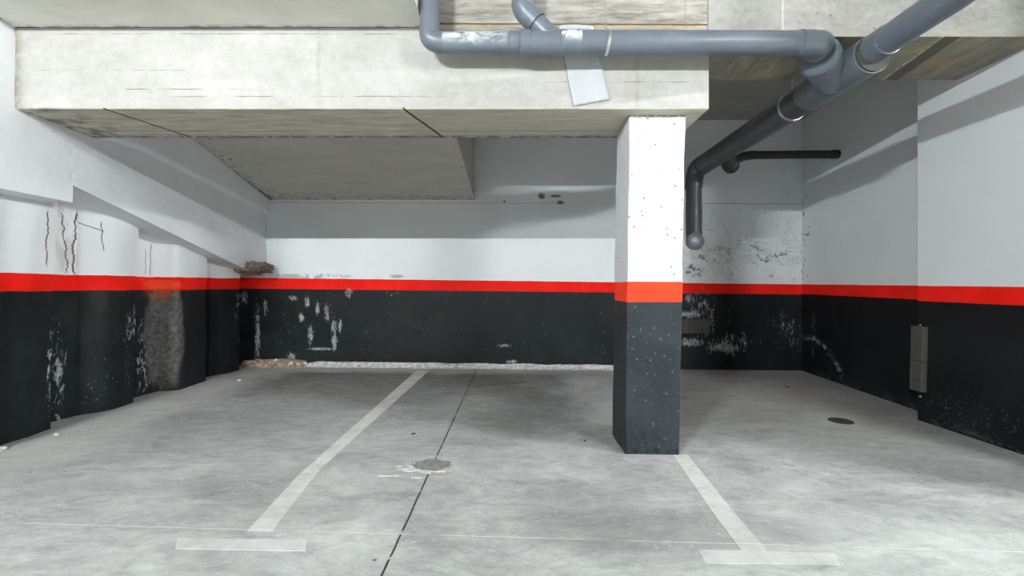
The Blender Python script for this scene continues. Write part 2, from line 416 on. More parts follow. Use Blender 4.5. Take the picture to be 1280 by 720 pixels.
def pile_extra(g, U, c, isred, isblk):
    w = g.inv(isred)
    nf = g.noise(g.scl(1, 1, .45, 1), scale=10, det=6, rough=.7)
    sc = g.add(g.x, g.y); zn = g.noise(g.vec(0.0, 0.0, g.z), scale=7, det=5, rough=.6); zn2 = g.noise(g.vec(3.0, 0.0, g.z), scale=5, det=6, rough=.65)
    for s0, sl, z0, z1, wd, nz_, am in ((.06, -.10, 1.30, 1.84, .010, zn, .20), (.15, .06, 1.28, 1.86, .013, zn2, .22), (-.08, .03, 1.34, 1.80, .007, zn2, .14),
                                    (.41, -.08, 1.50, 1.79, .007, zn, .14), (1.0, .05, 1.28, 1.66, .006, zn2, .10), (.93, .0, 1.30, 1.6, .004, zn, .08)):
        cc = g.add(s0, g.add(g.mul(g.sub(g.z, 1.6), sl), g.mul(g.sub(nz_, .5), am)))
        cr = g.mul(g.mr(g.m('ABSOLUTE', g.sub(sc, cc)), wd, wd*.4), g.mul(g.mr(g.z, z0, z0+.04), g.mr(g.z, z1, z1-.03)))
        c = g.mix(g.mul(g.mul(cr, w), g.mr(nf, .35, .5, .35, .95)), c, (.06, .035, .025))
    # branch crack running off to the right
    cz_ = g.add(1.755, g.add(g.mul(g.sub(sc, .2), -.30), g.mul(g.sub(nf, .5), .05)))
    cr = g.mul(g.mr(g.m('ABSOLUTE', g.sub(g.z, cz_)), .006, .003), g.mul(g.mr(sc, .17, .19), g.mr(sc, .43, .41)))
    c = g.mix(g.mul(g.mul(cr, w), .8), c, (.06, .035, .025))
    damp = g.mul(g.blob(U, g.z, 3.88, 1.6, .13, .40, .4), g.mr(nf, .42, .58))
    c = g.mix(g.mul(g.mul(damp, w), .4), c, (.32, .27, .22))
    # bare patch on the third pile, orange drips above it
    gp = g.mul(g.blob(U, g.z, 4.95, .68, .15, .56, .18, nf, .7), isblk)
    mott = g.noise(scale=24, det=6, rough=.7)
    c = g.mix(g.mul(gp, .85), c, g.mix(g.mr(mott, .35, .65), (.045, .046, .042), (.145, .142, .13)))
    dr = g.noise(g.scl(1, 4.5, .35, 2), scale=14, det=3)
    drip = g.mul(g.blob(U, g.z, 4.92, 1.15, .12, .10, .4, dr, 1.6), isblk)
    c = g.mix(g.mul(g.mul(drip, g.mr(dr, .45, .52)), .8), c, (.36, .06, .012))
    c = g.mix(g.mul(g.mul(g.blob(U, g.z, 4.93, 1.21, .13, .05, .3, dr, 1.2), isred), .35), c, (.85, .14, .04))
    return c
def pillar_extra(g, U, c, isred, isblk):
    w = g.inv(isred)
    pit = g.mx(g.mul(g.mr(g.vor(g.scl(1, 1, 1, 2), 19), .17, .10), g.mr(g.noise(scale=9, det=1), .42, .50)), g.mul(g.mr(g.vor(g.scl(1, 1, 1, 5), 40), .18, .12), g.mr(g.noise(scale=15, det=1), .48, .56)))
    c = g.mix(g.mul(g.mul(pit, w), .9), c, (.13, .085, .07))
    c = g.mix(g.mul(g.mul(pit, isblk), .5), c, (.16, .16, .16))
    wear = g.mul(g.mr(g.z, .22, .03), g.mr(g.noise(scale=22, det=6, rough=.7), .50, .60))
    c = g.mix(g.mul(wear, .75), c, (.006, .007, .008))
    top = g.mul(g.mr(g.z, 2.385, 2.41), g.mr(g.noise(scale=30, det=3), .42, .5))
    c = g.mix(g.mul(top, .7), c, (.26, .17, .12))
    return c
def right_extra(g, U, c, isred, isblk):
    nf = g.noise(g.scl(1, .6, 1, 1), scale=14, det=6, rough=.7)
    fs = g.noise(g.scl(1, .7, 1, 4), scale=55, det=4, rough=.7)
    low = g.mul(g.mul(g.blob(g.y, g.z, 3.6, .08, .9, .22, .8), g.mr(fs, .60, .66)), isblk)
    c = g.mix(g.mul(low, .6), c, (.18, .20, .20))
    ed = g.mul(g.mul(g.mr(g.z, .06, -.03), g.mr(nf, .50, .60)), isblk)
    c = g.mix(g.mul(ed, .4), c, (.14, .15, .15))
    up = g.mul(g.mul(g.blob(g.y, g.z, 6.55, 1.8, .16, .7, .4), g.mr(nf, .57, .62)), g.inv(isred))
    c = g.mix(g.mul(up, .8), c, (.09, .08, .07))
    # efflorescence arc near the back corner
    a = g.m('DIVIDE', g.sub(g.y, 6.45), .85); b = g.m('DIVIDE', g.sub(g.z, -.15), .62)
    d = g.m('SQRT', g.add(g.mul(a, a), g.mul(b, b)))
    d = g.add(d, g.mul(g.sub(nf, .5), .25))
    arc = g.mul(g.mul(g.mr(g.m('ABSOLUTE', g.sub(d, 1.0)), .07, .02), g.mr(nf, .42, .55)), g.mul(isblk, g.mr(g.y, 5.45, 5.75)))
    c = g.mix(g.mul(g.mul(arc, g.mr(g.noise(scale=17, det=6, rough=.75), .46, .6)), .75), c, (.42, .46, .47))
    hv = g.mul(g.blob(g.y, g.z, 6.3, .50, .05, .28, .5, nf, 2), isblk)
    c = g.mix(g.mul(g.mul(hv, g.mr(nf, .5, .6)), .5), c, (.40, .44, .45))
    return c

def pvc(name, col, r=.32):
    g = G(name, r, .5)
    a = g.noise(scale=6, det=5, rough=.6); s = g.noise(g.scl(.5, 1, 2), scale=9, det=6, rough=.72)
    c = g.mix(g.mr(a, .35, .7), tuple(x*.9 for x in col), tuple(x*1.08 for x in col))
    c = g.mix(g.mul(g.mr(s, .60, .75), .22), c, (.45, .46, .47))
    g.col(c); g.rough(g.mr(s, .3, .7, r-.05, r+.15)); g.bump(a, .04, .01)
    return g.mat
def pvc_smeared():
    """pipe with plaster smeared along its top"""
    g = G('grey_pvc_with_plaster', .35, .5)
    a = g.noise(scale=6, det=5)
    c = g.mix(g.mr(a, .35, .7), (.115, .138, .16), (.145, .168, .195))
    s = g.noise(g.scl(.7, 1, 1.6, 2), scale=11, det=7, rough=.72, dist=.8)
    topm = g.mul(g.mr(g.z, 2.725, 2.79), g.mx(g.blob(g.x, g.z, -.25, 2.79, .22, .06, .5), g.blob(g.x, g.z, .40, 2.80, .12, .045, .5)))
    c = g.mix(g.mul(g.mul(g.mr(s, .42, .56), topm), .85), c, (.66, .68, .68))
    g.col(c); g.rough(.38); return g.mat
def simple(name, col, rough=.6, metal=0.0, var=.12, sc=12):
    g = G(name, rough, .4); a = g.noise(scale=sc, det=5, rough=.65)
    g.col(g.mix(g.mr(a, .35, .65), tuple(x*(1-var) for x in col), tuple(min(1, x*(1+var)) for x in col)))
    g.bsdf.inputs['Metallic'].default_value = metal; g.bump(a, .15, .004); return g.mat

zb = lambda py: WZ(py, YB)
M = {}
M['floor'] = mat_floor(); M['line'] = mat_floor('faded_white_road_paint', True)
M['beam'] = mat_limewash(); M['upper'] = mat_upper_beam(); M['ramp'] = mat_ramp(); M['slab'] = mat_slab()
M['ceil'] = mat_plain_concrete('olive_grey_slab', (.27, .265, .235), (.34, .335, .30), (1, 2, 1)).mat
s1 = (zb(355)-zb(347))/(WX(1000, YB)-WX(340, YB)); s0 = (zb(368)-zb(361))/(WX(1000, YB)-WX(340, YB))
M['back'] = painted('back_wall_paint', 'x', (zb(347.5)-s1*WX(340, YB), s1), (zb(361)-s0*WX(340, YB), s0),
    chips=((-3.35, .6, .35, .5, .75), (-2.9, .75, .7, .45, .95), (-1.8, 1.08, .4, .06, 1.0), (-.3, .6, .5, .45, .6), (.5, .45, .6, .35, .6), (1.3, .6, .25, .5, .75),
           (2.75, .8, .35, .5, 1.2), (3.2, .35, .55, .22, 1.25), (4.0, .55, .35, .5, 1.05)), general=.55, strokes=((322, 417, 2.2, 24), (366, 373, 4, 2.5), (384, 378, 2.4, 6), (397, 385, 2.2, 6), (409, 391, 2.4, 9), (388, 418, 2.6, 9), (417, 409, 2.4, 7), (425, 407, 1.8, 6), (418, 427, 3, 8), (402, 436, 11, 1.5), (364, 446, 4, 4), (377, 396, 3, 4), (332, 384, 2, 7), (305, 373, 3, 6), (436, 366, 3, 5), (861, 373, 3, 4), (864, 393, 10, 3.5), (862, 428, 13, 4), (905, 434, 14, 4), (630, 432, 6, 1.5), (640, 452, 5, 2)), extra=back_extra, wob=.004)
M['pile'] = painted('pile_paint', 'y', (1.285, .002), (1.160, -.001),
    chips=((3.66, .55, .06, .7, 1.15), (3.90, .5, .08, .62, 1.2), (3.78, .45, .2, .6, .85), (4.12, .35, .12, .4, 1.0), (4.45, .6, .14, .6, 1.1), (4.78, .5, .12, .6, 1.2), (5.5, .8, .12, .5, .8), (6.2, .8, .15, .5, 1.0)),
    general=.30, extra=pile_extra, white=(.77, .79, .80), wob=.006, bumpamt=.4, stretch=(1, 1, .5))
M['pillar'] = painted('pillar_paint', 'x', (1.228, 0.0), (1.084, 0.0), white=(.595, .615, .63), black=(.020, .025, .029), red=(.80, .042, .012),
    general=.32, extra=pillar_extra, wob=.0015, blackrough=.45, bumpamt=.15)
M['right'] = painted('right_wall_paint', 'y', (1.19-.009*3.29, .009), (1.055-.008*3.29, .008), black=(.007, .008, .009), white=(.70, .74, .755),
    general=.28, extra=right_extra, wob=.003, bumpamt=.08, blackrough=.42)
def capmat():
    g = G('rough_white_render', .8, .2); a = g.noise(scale=2.0, det=5)
    g.col(g.mix(g.mr(a, .3, .7), (.72, .745, .765), (.78, .80, .82)))
    g.bump(g.noise(scale=30, det=5, rough=.6), .35, .008); g.bump(g.noise(scale=7, det=4), .5, .02); return g.mat
M['cap'] = capmat()
M['raw'] = mat_plain_concrete('raw_grey_wall', (.14, .14, .135), (.20, .20, .19)).mat
M['pvc'] = pvc('grey_pvc', (.115, .138, .165)); M['pvcp'] = pvc_smeared()
M['pvcd'] = pvc('dark_grey_pvc', (.06, .066, .072), .4); M['pvcb'] = pvc('black_grey_pvc', (.024, .026, .025), .5)
M['pvcg'] = pvc('greenish_grey_pvc', (.05, .054, .045), .8)
M['steel'] = simple('galvanised_steel', (.72, .74, .75), .3, .9, .08)
M['seal'] = simple('black_rubber_seal', (.02, .02, .02), .6)
M['guard'] = simple('olive_grey_rubber', (.055, .055, .044), .7)
M['iron'] = simple('dark_cast_iron', (.05, .05, .05), .6, .3)
M['patch'] = simple('dark_cement_patch', (.20, .20, .18), .9, 0, .25, 30)
M['flake'] = simple('pale_cement_flakes', (.50, .49, .47), .9, 0, .3, 60)
M['mortar'] = simple('pale_mortar', (.56, .55, .53), .95, 0, .4, 18)
M['lampbody'] = simple('white_lamp_housing', (.8, .8, .8), .5)
def rubblemat():
    g = G('broken_brick_and_mortar', .95, .1); a = g.noise(scale=22, det=5, rough=.7); b = g.noise(g.scl(1, 1, 1, 5), scale=13, det=3)
    c = g.mix(g.mr(a, .35, .65), (.16, .12, .085), (.50, .42, .33)); c = g.mix(g.mul(g.mr(b, .56, .62), .8), c, (.36, .11, .045))
    c = g.mix(g.mr(b, .40, .36), c, (.62, .60, .56)); g.col(c); g.bump(a, .8, .01); return g.mat
M['rubble'] = rubblemat(); M['lump'] = simple('broken_brown_concrete', (.20, .155, .12), .95, 0, .6, 26)
def sheetmat():
    g = G('white_plastic_sheet', .4, .4); a = g.noise(scale=5, det=4)
    g.col(g.mix(g.mr(a, .3, .7), (.46, .485, .50), (.53, .55, .57))); g.bump(g.noise(scale=9, det=3, dist=1), .4, .01)
    g.bsdf.inputs['Alpha'].default_value = .86; return g.mat
M['sheet'] = sheetmat()
def lampmat(name, e, col=(.955, .99, 1.0)):
    m = bpy.data.materials.new(name); m.use_nodes = True; b = m.node_tree.nodes['Principled BSDF']
    b.inputs['Emission Color'].default_value = (*col, 1); b.inputs['Emission Strength'].default_value = e; return m

# ================= THE SETTING =================
def struct(name, bm, mat, **k): return tag(obj(name, bm, mat, **k), kind='structure')
bm = new()
X0, X1, Y0 = -4.4, 9.5, -9.0
v = [bm.verts.new((x, y, z)) for x, y, z in ((X0, Y0, FZ(X0)), (X1, Y0, FZ(X1)), (X1, YB+.3, FZ(X1)), (X0, YB+.3, FZ(X0)),
     (X0, Y0, -.4), (X1, Y0, -.4), (X1, YB+.3, -.4), (X0, YB+.3, -.4))]
for f in ((0,1,2,3),(7,6,5,4),(0,4,5,1),(1,5,6,2),(2,6,7,3),(3,7,4,0)): bm.faces.new([v[i] for i in f])
struct('floor', bm, M['floor'])
ZC = WZ(150, YB)
bm = new(); box(bm, X0, X1, Y0, YB+.3, ZC, ZC+.2); struct('ceiling', bm, M['ceil'])
# lowered slab over the left bay, in front of the deep beam
bm = new(); box(bm, -3.6, -.61, 2.81, YF, 2.975, ZC); struct('ceiling_lowered', bm, M['slab'])
# sloping underside of the ramp above the left bay
bm = new()
rz = lambda y: 2.445 + .195*(YB-y)
pr = []
for y, xr in ((3.74, -.63), (YB, -.553)): pr.append((y, xr))
a = [bm.verts.new(p) for p in ((-3.56, 3.74, rz(3.74)), (pr[0][1], 3.74, rz(3.74)), (pr[1][1], YB, rz(YB)), (-3.56, YB, rz(YB)))]
b = [bm.verts.new((q.co.x, q.co.y, ZC)) for q in a]
bm.faces.new(a[::-1]); bm.faces.new(b)
for i in range(4): bm.faces.new((a[i], a[(i+1)%4], b[(i+1)%4], b[i]))
struct('ceiling_ramp', bm, M['ramp'])
# walls
bm = new(); box(bm, -4.4, 4.6, YB, YB+.25, -.35, ZC); struct('wall_back', bm, M['back'])
bm = new()
prism(bm, [(3.70, 2.15), (3.70, 4.16), (3.945, 4.16), (4.19, YB+.02), (4.6, YB+.02), (4.6, 2.15)], lambda p: (p[0], p[1], -.3), lambda p: (p[0], p[1], ZC))
struct('wall_right', bm, M['right'])
bm = new(); box(bm, X1, X1+.2, Y0, 3.2, -.3, ZC); struct('wall_far_right', bm, M['raw'])
bm = new(); box(bm, 4.6, X1, 3.2, 3.4, -.3, ZC); struct('wall_side', bm, M['raw'])
bm = new(); box(bm, X0, X1, Y0-.2, Y0, -.3, ZC); struct('wall_rear', bm, M['raw'])
# recessed wall face seen between the piles
def rough_sheet(us, zs, f, amp, freq=5):
    bm = new(); g = []
    for u in us:
        row = []
        for z in zs:
            p = Vector(f(u, z)); d = mn.noise(p*freq)*amp + mn.noise(p*freq*3.1)*amp*.4
            row.append(bm.verts.new((p.x + d, p.y, p.z)))
        g.append(row)
    for r0, r1 in zip(g, g[1:]):
        for i in range(len(zs)-1): bm.faces.new((r0[i], r1[i], r1[i+1], r0[i+1]))
    return bm
us = [2.2 + i*.05 for i in range(89)]; zs = [-.1 + i*.05 for i in range(46)]
def recx(y): return -3.86 - .03*math.sin(y*7.0) - (.12 if y > 6.1 else 0)
bm = rough_sheet(us, zs, lambda u, z: (recx(u), u, z), .02)
# close it into a solid 0.3 m thick
ext = bmesh.ops.extrude_face_region(bm, geom=bm.faces[:]); 
for q in ext['geom']:
    if isinstance(q, bmesh.types.BMVert): q.co.x = -4.35
struct('wall_left', bm, M['pile'], smooth=True)
bm = new(); box(bm, -4.4, -3.62, Y0, 2.25, -.3, ZC); struct('wall_left_near', bm, M['pile'])

# ---------- capping beam on top of the piles ----------
def capx(y): return -3.42 - .0436*(y-3.13)
und = [(2.0, 1.845), (3.555, 1.85), (3.56, 1.985), (5.98, 1.431), (6.25, 1.40), (YB+.02, 1.33)]
def under(y):
    for (a, za), (b, zb_) in zip(und, und[1:]):
        if a <= y <= b: return za + (zb_-za)*(y-a)/(b-a)
    return und[0][1]
bm = new()
ys = [2.0 + i*.06 for i in range(26)] + [3.555, 3.56] + [3.6 + i*.06 for i in range(51)]
rows = []
for y in ys:
    zl = under(y); row = []
    n = 26
    for i in range(n+1):
        z = zl + (2.975-zl)*i/n if y < 3.74 else zl + (max(rz(min(y, YB)), 2.46)+.05-zl)*i/n
        p = Vector((capx(y), y, z))
        d = (mn.noise(p*4)*.010 + mn.noise(p*11)*.004) * (1 if 0 < i else .3)
        row.append(bm.verts.new((p.x + d, p.y, p.z)))
    row.insert(0, bm.verts.new((-4.3, y, zl))); row.append(bm.verts.new((-4.3, y, row[-1].co.z)))
    rows.append(row)
for r0, r1 in zip(rows, rows[1:]):
    for i in range(len(r0)-1): bm.faces.new((r0[i], r1[i], r1[i+1], r0[i+1]))
    bm.faces.new((r0[-1], r1[-1], r1[0], r0[0]))
bm.faces.new(rows[0]); bm.faces.new(rows[-1][::-1])
cap = empty('capping_beam', (-3.8, 4.3, 1.4), 'white rendered capping beam stepping and sloping down along the top of the left piles', 'beam')
obj('beam_body', bm, M['cap'], cap, smooth=True, autosm=.6)
# upper haunch, standing a little proud, with a kink in its lower edge
bm = new(); rows = []
for y, zl in ((3.74, 2.44), (3.9, 2.445), (4.3, 2.455), (4.45, 2.435), (5.2, 2.365), (6.0, 2.295), (YB+.01, 2.235)):
    xo = capx(y); pr_ = .052
    zt = rz(min(y, YB)) + .06
    rows.append([bm.verts.new(p) for p in ((xo-.05, y, zl), (xo+.006, y, zl), (xo+pr_*.8, y, zl+.02), (xo+pr_, y, zl+.04), (xo+pr_, y, zt), (xo-.05, y, zt))])
for r0, r1 in zip(rows, rows[1:]):
    for i in range(6): bm.faces.new((r0[i], r1[i], r1[(i+1)%6], r0[(i+1)%6]))
bm.faces.new(rows[0]); bm.faces.new(rows[-1][::-1])
obj('haunch', bm, M['cap'], cap, smooth=True, autosm=.4)

# ---------- piles ----------
def catmull(pts, k=7):
    out = []
    P = [pts[0]] + pts + [pts[-1]]
    for i in range(1, len(P)-2):
        p0, p1, p2, p3 = P[i-1:i+3]
        for j in range(k):
            t = j/k
            out.append(tuple(.5*((2*p1[a]) + (-p0[a]+p2[a])*t + (2*p0[a]-5*p1[a]+4*p2[a]-p3[a])*t*t + (-p0[a]+3*p1[a]-3*p2[a]+p3[a])*t**3) for a in (0, 1)))
    out.append(pts[-1]); return out
def F2(px, py): p = fl(px, py); return (p.x, p.y)
def pile(pts, lean, label):
    cur = catmull(pts)
    last = cur[-1]
    bk = -3.90 if last[1] < 6 else -4.05
    outline = [(bk, cur[0][1])] + cur + [(last[0]-.025, last[1]+.006), (bk, last[1]+.02)]
    zs = [-.06 + i*.06 for i in range(36)]
    bm = new(); rings = []
    for k, z in enumerate(zs):
        ring = []
        for i, (x, y) in enumerate(outline):
            zz = min(z, under(y)+.012) 
            inner = 0 < i < len(outline)-1
            p = Vector((x, y, z))
            d = (mn.noise(p*3.2)*.016 + mn.noise(p*9)*.006) if inner else 0
            ring.append(bm.verts.new((x + (lean*max(z, 0) if inner else 0) + d, y, zz)))
        rings.append(ring)
    n = len(outline)
    for r0, r1 in zip(rings, rings[1:]):
        for i in range(n): bm.faces.new((r0[i], r0[(i+1)%n], r1[(i+1)%n], r1[i]))
    bm.faces.new(rings[0][::-1]); bm.faces.new(rings[-1])
    o = obj('concrete_pile', bm, M['pile'], smooth=True, autosm=.8)
    my = sum(p[1] for p in pts)/len(pts)
    setorigin(o, (-3.9, my, 0))
    return tag(o, label, 'pile', None)
sec = [
 ([(-3.60, 2.3), (-3.585, 2.7), (-3.59, 3.0), F2(0, 557), F2(35, 546), F2(62.5, 536)], .030, 'nearest painted pile, cut off by the left edge of the view, plain flat face'),
 ([F2(83, 519.5), F2(97, 519), F2(125, 515), F2(147, 510), F2(166, 503)], .028, 'second painted pile from the viewer, cracked at its rounded top corner'),
 ([F2(189, 490), F2(203, 489), F2(222, 487.5), F2(240, 482), F2(257, 476)], .008, 'third painted pile with bare grey scraped patch and orange drips on its black part'),
 ([F2(262, 471), F2(270, 469), F2(283, 467), F2(299, 463)], .006, 'farthest and smallest painted pile, next to the back wall corner')]
for s_ in sec: pile(*s_)

# ---------- beams and pillar ----------
bm = new()
v = []
N = 60
# deep beam with slightly chipped lower arris
prof = lambda x: .004*mn.noise(Vector((x*9, 0, 0)))
rows = []
for i in range(N+1):
    x = -3.55 + (1.347+3.55)*i/N
    c = .006 + abs(mn.noise(Vector((x*6, 3, 0))))*.008
    zt = 2.974 if x < -.60 else 2.954
    rows.append([bm.verts.new(p) for p in ((x, YF, 2.415+c), (x, YF+c*.8, 2.415), (x, 3.737, 2.415), (x, 3.737, zt), (x, YF+.004, zt), (x, YF, zt-.004))])
for r0, r1 in zip(rows, rows[1:]):
    for i in range(6): bm.faces.new((r0[i], r1[i], r1[(i+1)%6], r0[(i+1)%6]))
bm.faces.new(rows[0]); bm.faces.new(rows[-1][::-1])
o = obj('concrete_beam', bm, M['beam']); setorigin(o, (-1.1, 3.43, 2.415))
tag(o, 'deep pale concrete beam resting on the pillar and spanning the left bays', 'beam')
bm = new()
prism(bm, [(-.59, 2.956), (1.343, 2.956), (1.349, 2.915), (4.4, 2.915), (4.4, ZC), (-.61, ZC), (-.61, 2.976), (-.59, 2.976)],
      lambda p: (p[0], YF+.008, p[1]), lambda p: (p[0], 3.80, p[1]))
bm2 = bm
o = obj('concrete_beam', bm, M['upper'], bevel=.004); setorigin(o, (1.9, 3.46, 2.915))
tag(o, 'shallower grey concrete beam higher up, running on to the right wall behind the pipes', 'beam')

bm = new(); bot = [(.797, 3.236), (1.183, 3.236), (1.190, 3.665), (.800, 3.665)]; top = [(.831, 3.24), (1.230, 3.24), (1.236, 3.66), (.836, 3.66)]
nz = 34; rings = []
def ringpts(t, z):
    out = []
    for i in range(4):
        a = [bot[i][k]*(1-t)+top[i][k]*t for k in (0, 1)]; j = (i+1) % 4
        b = [bot[j][k]*(1-t)+top[j][k]*t for k in (0, 1)]
        for s in (.012, .25, .5, .75, .988):
            x = a[0]+(b[0]-a[0])*s; y = a[1]+(b[1]-a[1])*s
            p = Vector((x*5, y*5, z*4)); r = .0035 if .02 < s < .97 else .006
            if z < .18: r *= 1.7
            out.append((x + mn.noise(p)*r, y + mn.noise(p+Vector((9, 0, 0)))*r, z))
    return out
for k in range(nz+1):
    t = k/nz; z = -.02 + 2.435*t
    rings.append([bm.verts.new(p) for p in ringpts(t, z)])
n = 20
for r0, r1 in zip(rings, rings[1:]):
    for i in range(n): bm.faces.new((r0[i], r0[(i+1)%n], r1[(i+1)%n], r1[i]))
bm.faces.new(rings[0][::-1]); bm.faces.new(rings[-1])
o = obj('pillar', bm, M['pillar'], smooth=True, autosm=.5); setorigin(o, (1.0, 3.45, 0))
tag(o, 'freestanding square concrete pillar painted white, red and dark grey, standing under the end of the deep beam', 'pillar')

# ---------- floor markings ----------
def strip(name, pts, label, cat, group, zoff=.0022, mat=None):
    bm = new()
    top = [bm.verts.new((x, y, FZ(x)+zoff)) for x, y in pts]; btm = [bm.verts.new((x, y, FZ(x)-.004)) for x, y in pts]
    n = len(pts); bm.faces.new(top); bm.faces.new(btm[::-1])
    for i in range(n): bm.faces.new((top[i], top[(i+1)%n], btm[(i+1)%n], btm[i]))
    o = obj(name, bm, mat or M['line']); p = Vector((sum(q[0] for q in pts)/n, sum(q[1] for q in pts)/n, 0)); p.z = FZ(p.x); setorigin(o, p)
    return tag(o, label, cat, group)
strip('parking_line', [F2(x, y) for x, y in ((521, 463), (537, 463), (402, 585), (340, 664), (309, 664), (372, 595))],
      'faded white parking line running from the back wall to the left T end', 'parking line', None)
strip('parking_line', [F2(x, y) for x, y in ((222, 673), (384, 675), (382, 689), (219, 686))],
      'short faded white cross bar at the near end of the left parking line', 'parking line', None)
strip('parking_line', [F2(x, y) for x, y in ((841, 569), (860, 569), (918, 641), (972, 704), (938, 704), (890, 640))],
      'white parking line coming forward from the foot of the pillar', 'parking line', None, .0022)
strip('parking_line', [F2(x, y) for x, y in ((873, 687), (1044, 692), (1050, 706), (882, 704))],
      'short faded white cross bar at the near end of the right parking line', 'parking line', None, .0018)

# ---------- floor patch, cover, chips ----------
def ragged(cx, cy, rx, ry, n=40, amp=.18, seed=0):
    out = []
    for i in range(n):
        a = 2*PI*i/n; r = 1 + amp*mn.noise(Vector((math.cos(a)*2.1+seed, math.sin(a)*2.1, seed))) + amp*.5*mn.noise(Vector((math.cos(a)*7, math.sin(a)*7+seed, 0)))
        out.append((cx + rx*r*math.cos(a), cy + ry*r*math.sin(a)))
    return out
c0 = fl(539, 582)
pt = empty('cement_patch', (c0.x, c0.y, FZ(c0.x)), 'ragged dark cement patch with pale flaking edge on the floor joint', 'patch')
def slab(pts, z0, z1, mat, name, parent):
    bm = new()
    prism(bm, pts, lambda p: (p[0], p[1], FZ(p[0])+z0), lambda p: (p[0], p[1], FZ(p[0])+z1)); return obj(name, bm, mat, parent, bevel=.0015)
slab(ragged(c0.x+.005, c0.y, .125, .092, 60, .35, 3), -.01, .006, M['patch'], 'cement_fill', pt)
slab(ragged(c0.x-.045, c0.y-.045, .125, .062, 90, .9, 1), -.01, .0035, M['flake'], 'flaking_rim', pt)
for i, (px, py, rx, ry, sd) in enumerate(((503, 586, .02, .012, 2), (511, 589, .03, .012, 4), (521, 597, .035, .014, 6), (484, 595, .05, .006, 8), (500, 583, .022, .01, 9))):
    q = fl(px, py); slab(ragged(q.x, q.y, rx, ry, 26, .9, sd), -.01, .003, M['flake'], 'cement_flake', pt)

q = fl(1051, 526.5)
dc = empty('drain_cover', (q.x, q.y, FZ(q.x)), 'small round dark metal cover lying on the floor of the right bay', 'drain cover')
bm = new(); lathe(bm, (q.x, q.y, FZ(q.x)-.01), (q.x, q.y, FZ(q.x)+.1), [(0, .098), (.014, .098), (.017, .094), (.017, .084), (.0145, .082), (.0145, .001)], 40)
obj('cover_plate', bm, M['iron'], dc, smooth=True)
bm = new(); lathe(bm, (q.x+.02, q.y+.01, FZ(q.x)), (q.x+.02, q.y+.01, FZ(q.x)+.1), [(0, .013), (.016, .013), (.018, .010)], 14)
obj('screw', bm, M['seal'], dc, smooth=True)

def chunk(name, px, py, r, mat, label, cat, sd, flat=.5, group=None):
    q = fl(px, py); bm = new(); bmesh.ops.create_icosphere(bm, subdivisions=2, radius=1)
    for v_ in bm.verts:
        d = 1 + .5*mn.noise(v_.co*1.7+Vector((sd, 0, 0)))
        v_.co = Vector((v_.co.x*r*d, v_.co.y*r*.8*d, v_.co.z*r*flat*d))
    o = obj(name, bm, mat); o.location = (q.x, q.y, FZ(q.x)+r*flat*.55); return tag(o, label, cat, group)
chunk('plaster_chip', 70, 544, .022, M['flake'], 'white plaster chip on the floor beside the gap after the nearest pile', 'debris', 1)
chunk('plaster_chip', 3, 562, .03, M['flake'], 'crumbled plaster lump at the foot of the nearest pile', 'debris', 2)
chunk('plaster_chip', 299, 476, .028, M['flake'], 'white plaster chip on the floor by the farthest pile', 'debris', 3)
chunk('plaster_chip', 115, 533, .010, M['rubble'], 'tiny brown crumb in front of the second pile', 'debris', 4)
chunk('stone_chip', 517, 542.5, .016, M['iron'], 'small dark chip on the floor right of the left parking line', 'debris', 5, .35)
chunk('stone_chip', 837, 575, .009, M['flake'], 'tiny white grit crumb on the floor just in front of the pillar foot', 'debris', 6)
chunk('stone_chip', 984, 484, .016, M['iron'], 'small dark chip on the floor near the back of the right bay', 'debris', 7, .5)
chunk('stone_chip', 711, 564.5, .009, M['flake'], 'small white chip on the floor left of the pillar', 'debris', 8)
chunk('stone_chip', 731, 551, .010, M['iron'], 'small dark chip on the floor left of the pillar', 'debris', 9)

# ---------- mortar fillet along the back wall ----------
bm = new(); rows = []
xa, xb = -3.02, 1.75
for i in range(121):
    x = xa + (xb-xa)*i/120
    h = .066 + .015*mn.noise(Vector((x*3, 0, 0))) - .012*(i/120); d = .10 + .045*mn.noise(Vector((x*2.2, 5, 0)))
    if i < 6: h *= (.5+i/12)
    f = FZ(x)
    rows.append([bm.verts.new((x, yy, f+zz+.006*mn.noise(Vector((x*14, yy*20, zz*20))))) for yy, zz in
        ((YB+.03, -.05), (YB+.03, h), (YB-.02, h*.97), (YB-d*.5, h*.55), (YB-d*.8, h*.2), (YB-d-.03, .002), (YB-d-.04, -.05))])
for r0, r1 in zip(rows, rows[1:]):
    for i in range(7): bm.faces.new((r0[i], r1[i], r1[(i+1)%7], r0[(i+1)%7]))
bm.faces.new(rows[0]); bm.faces.new(rows[-1][::-1])
struct('baseboard_back', bm, M['mortar'], smooth=True)
# broken footing at the left end
def lump(x0, x1, y0, y1, z0, z1, sd, n=14, amp=.02, shape=None):
    bm = new(); bmesh.ops.create_icosphere(bm, subdivisions=4, radius=1)
    for v_ in bm.verts:
        c = v_.co.copy(); m = max(abs(c.x), abs(c.y), abs(c.z)); c2 = c/m*.5 + c*.5
        w = c2*.5; k = Vector((w.x*(x1-x0), w.y*(y1-y0), w.z*(z1-z0)))
        s = Vector((c2.x*3+sd, c2.y*3, c2.z*3))
        k += c*amp*(mn.noise(s*1.2) + .6*mn.noise(s*3))
        if shape: k = shape(k, c)
        v_.co = k + Vector(((x0+x1)/2, (y0+y1)/2, (z0+z1)/2))
    return bm
o = obj('broken_footing', lump(-3.9, -2.95, 6.42, 6.64, -.01, .135, 3, amp=.035), M['rubble']); setorigin(o, (-3.42, 6.53, FZ(-3.4)))
tag(o, 'crumbling brick and mortar footing in the back left corner beside the farthest pile', 'rubble')
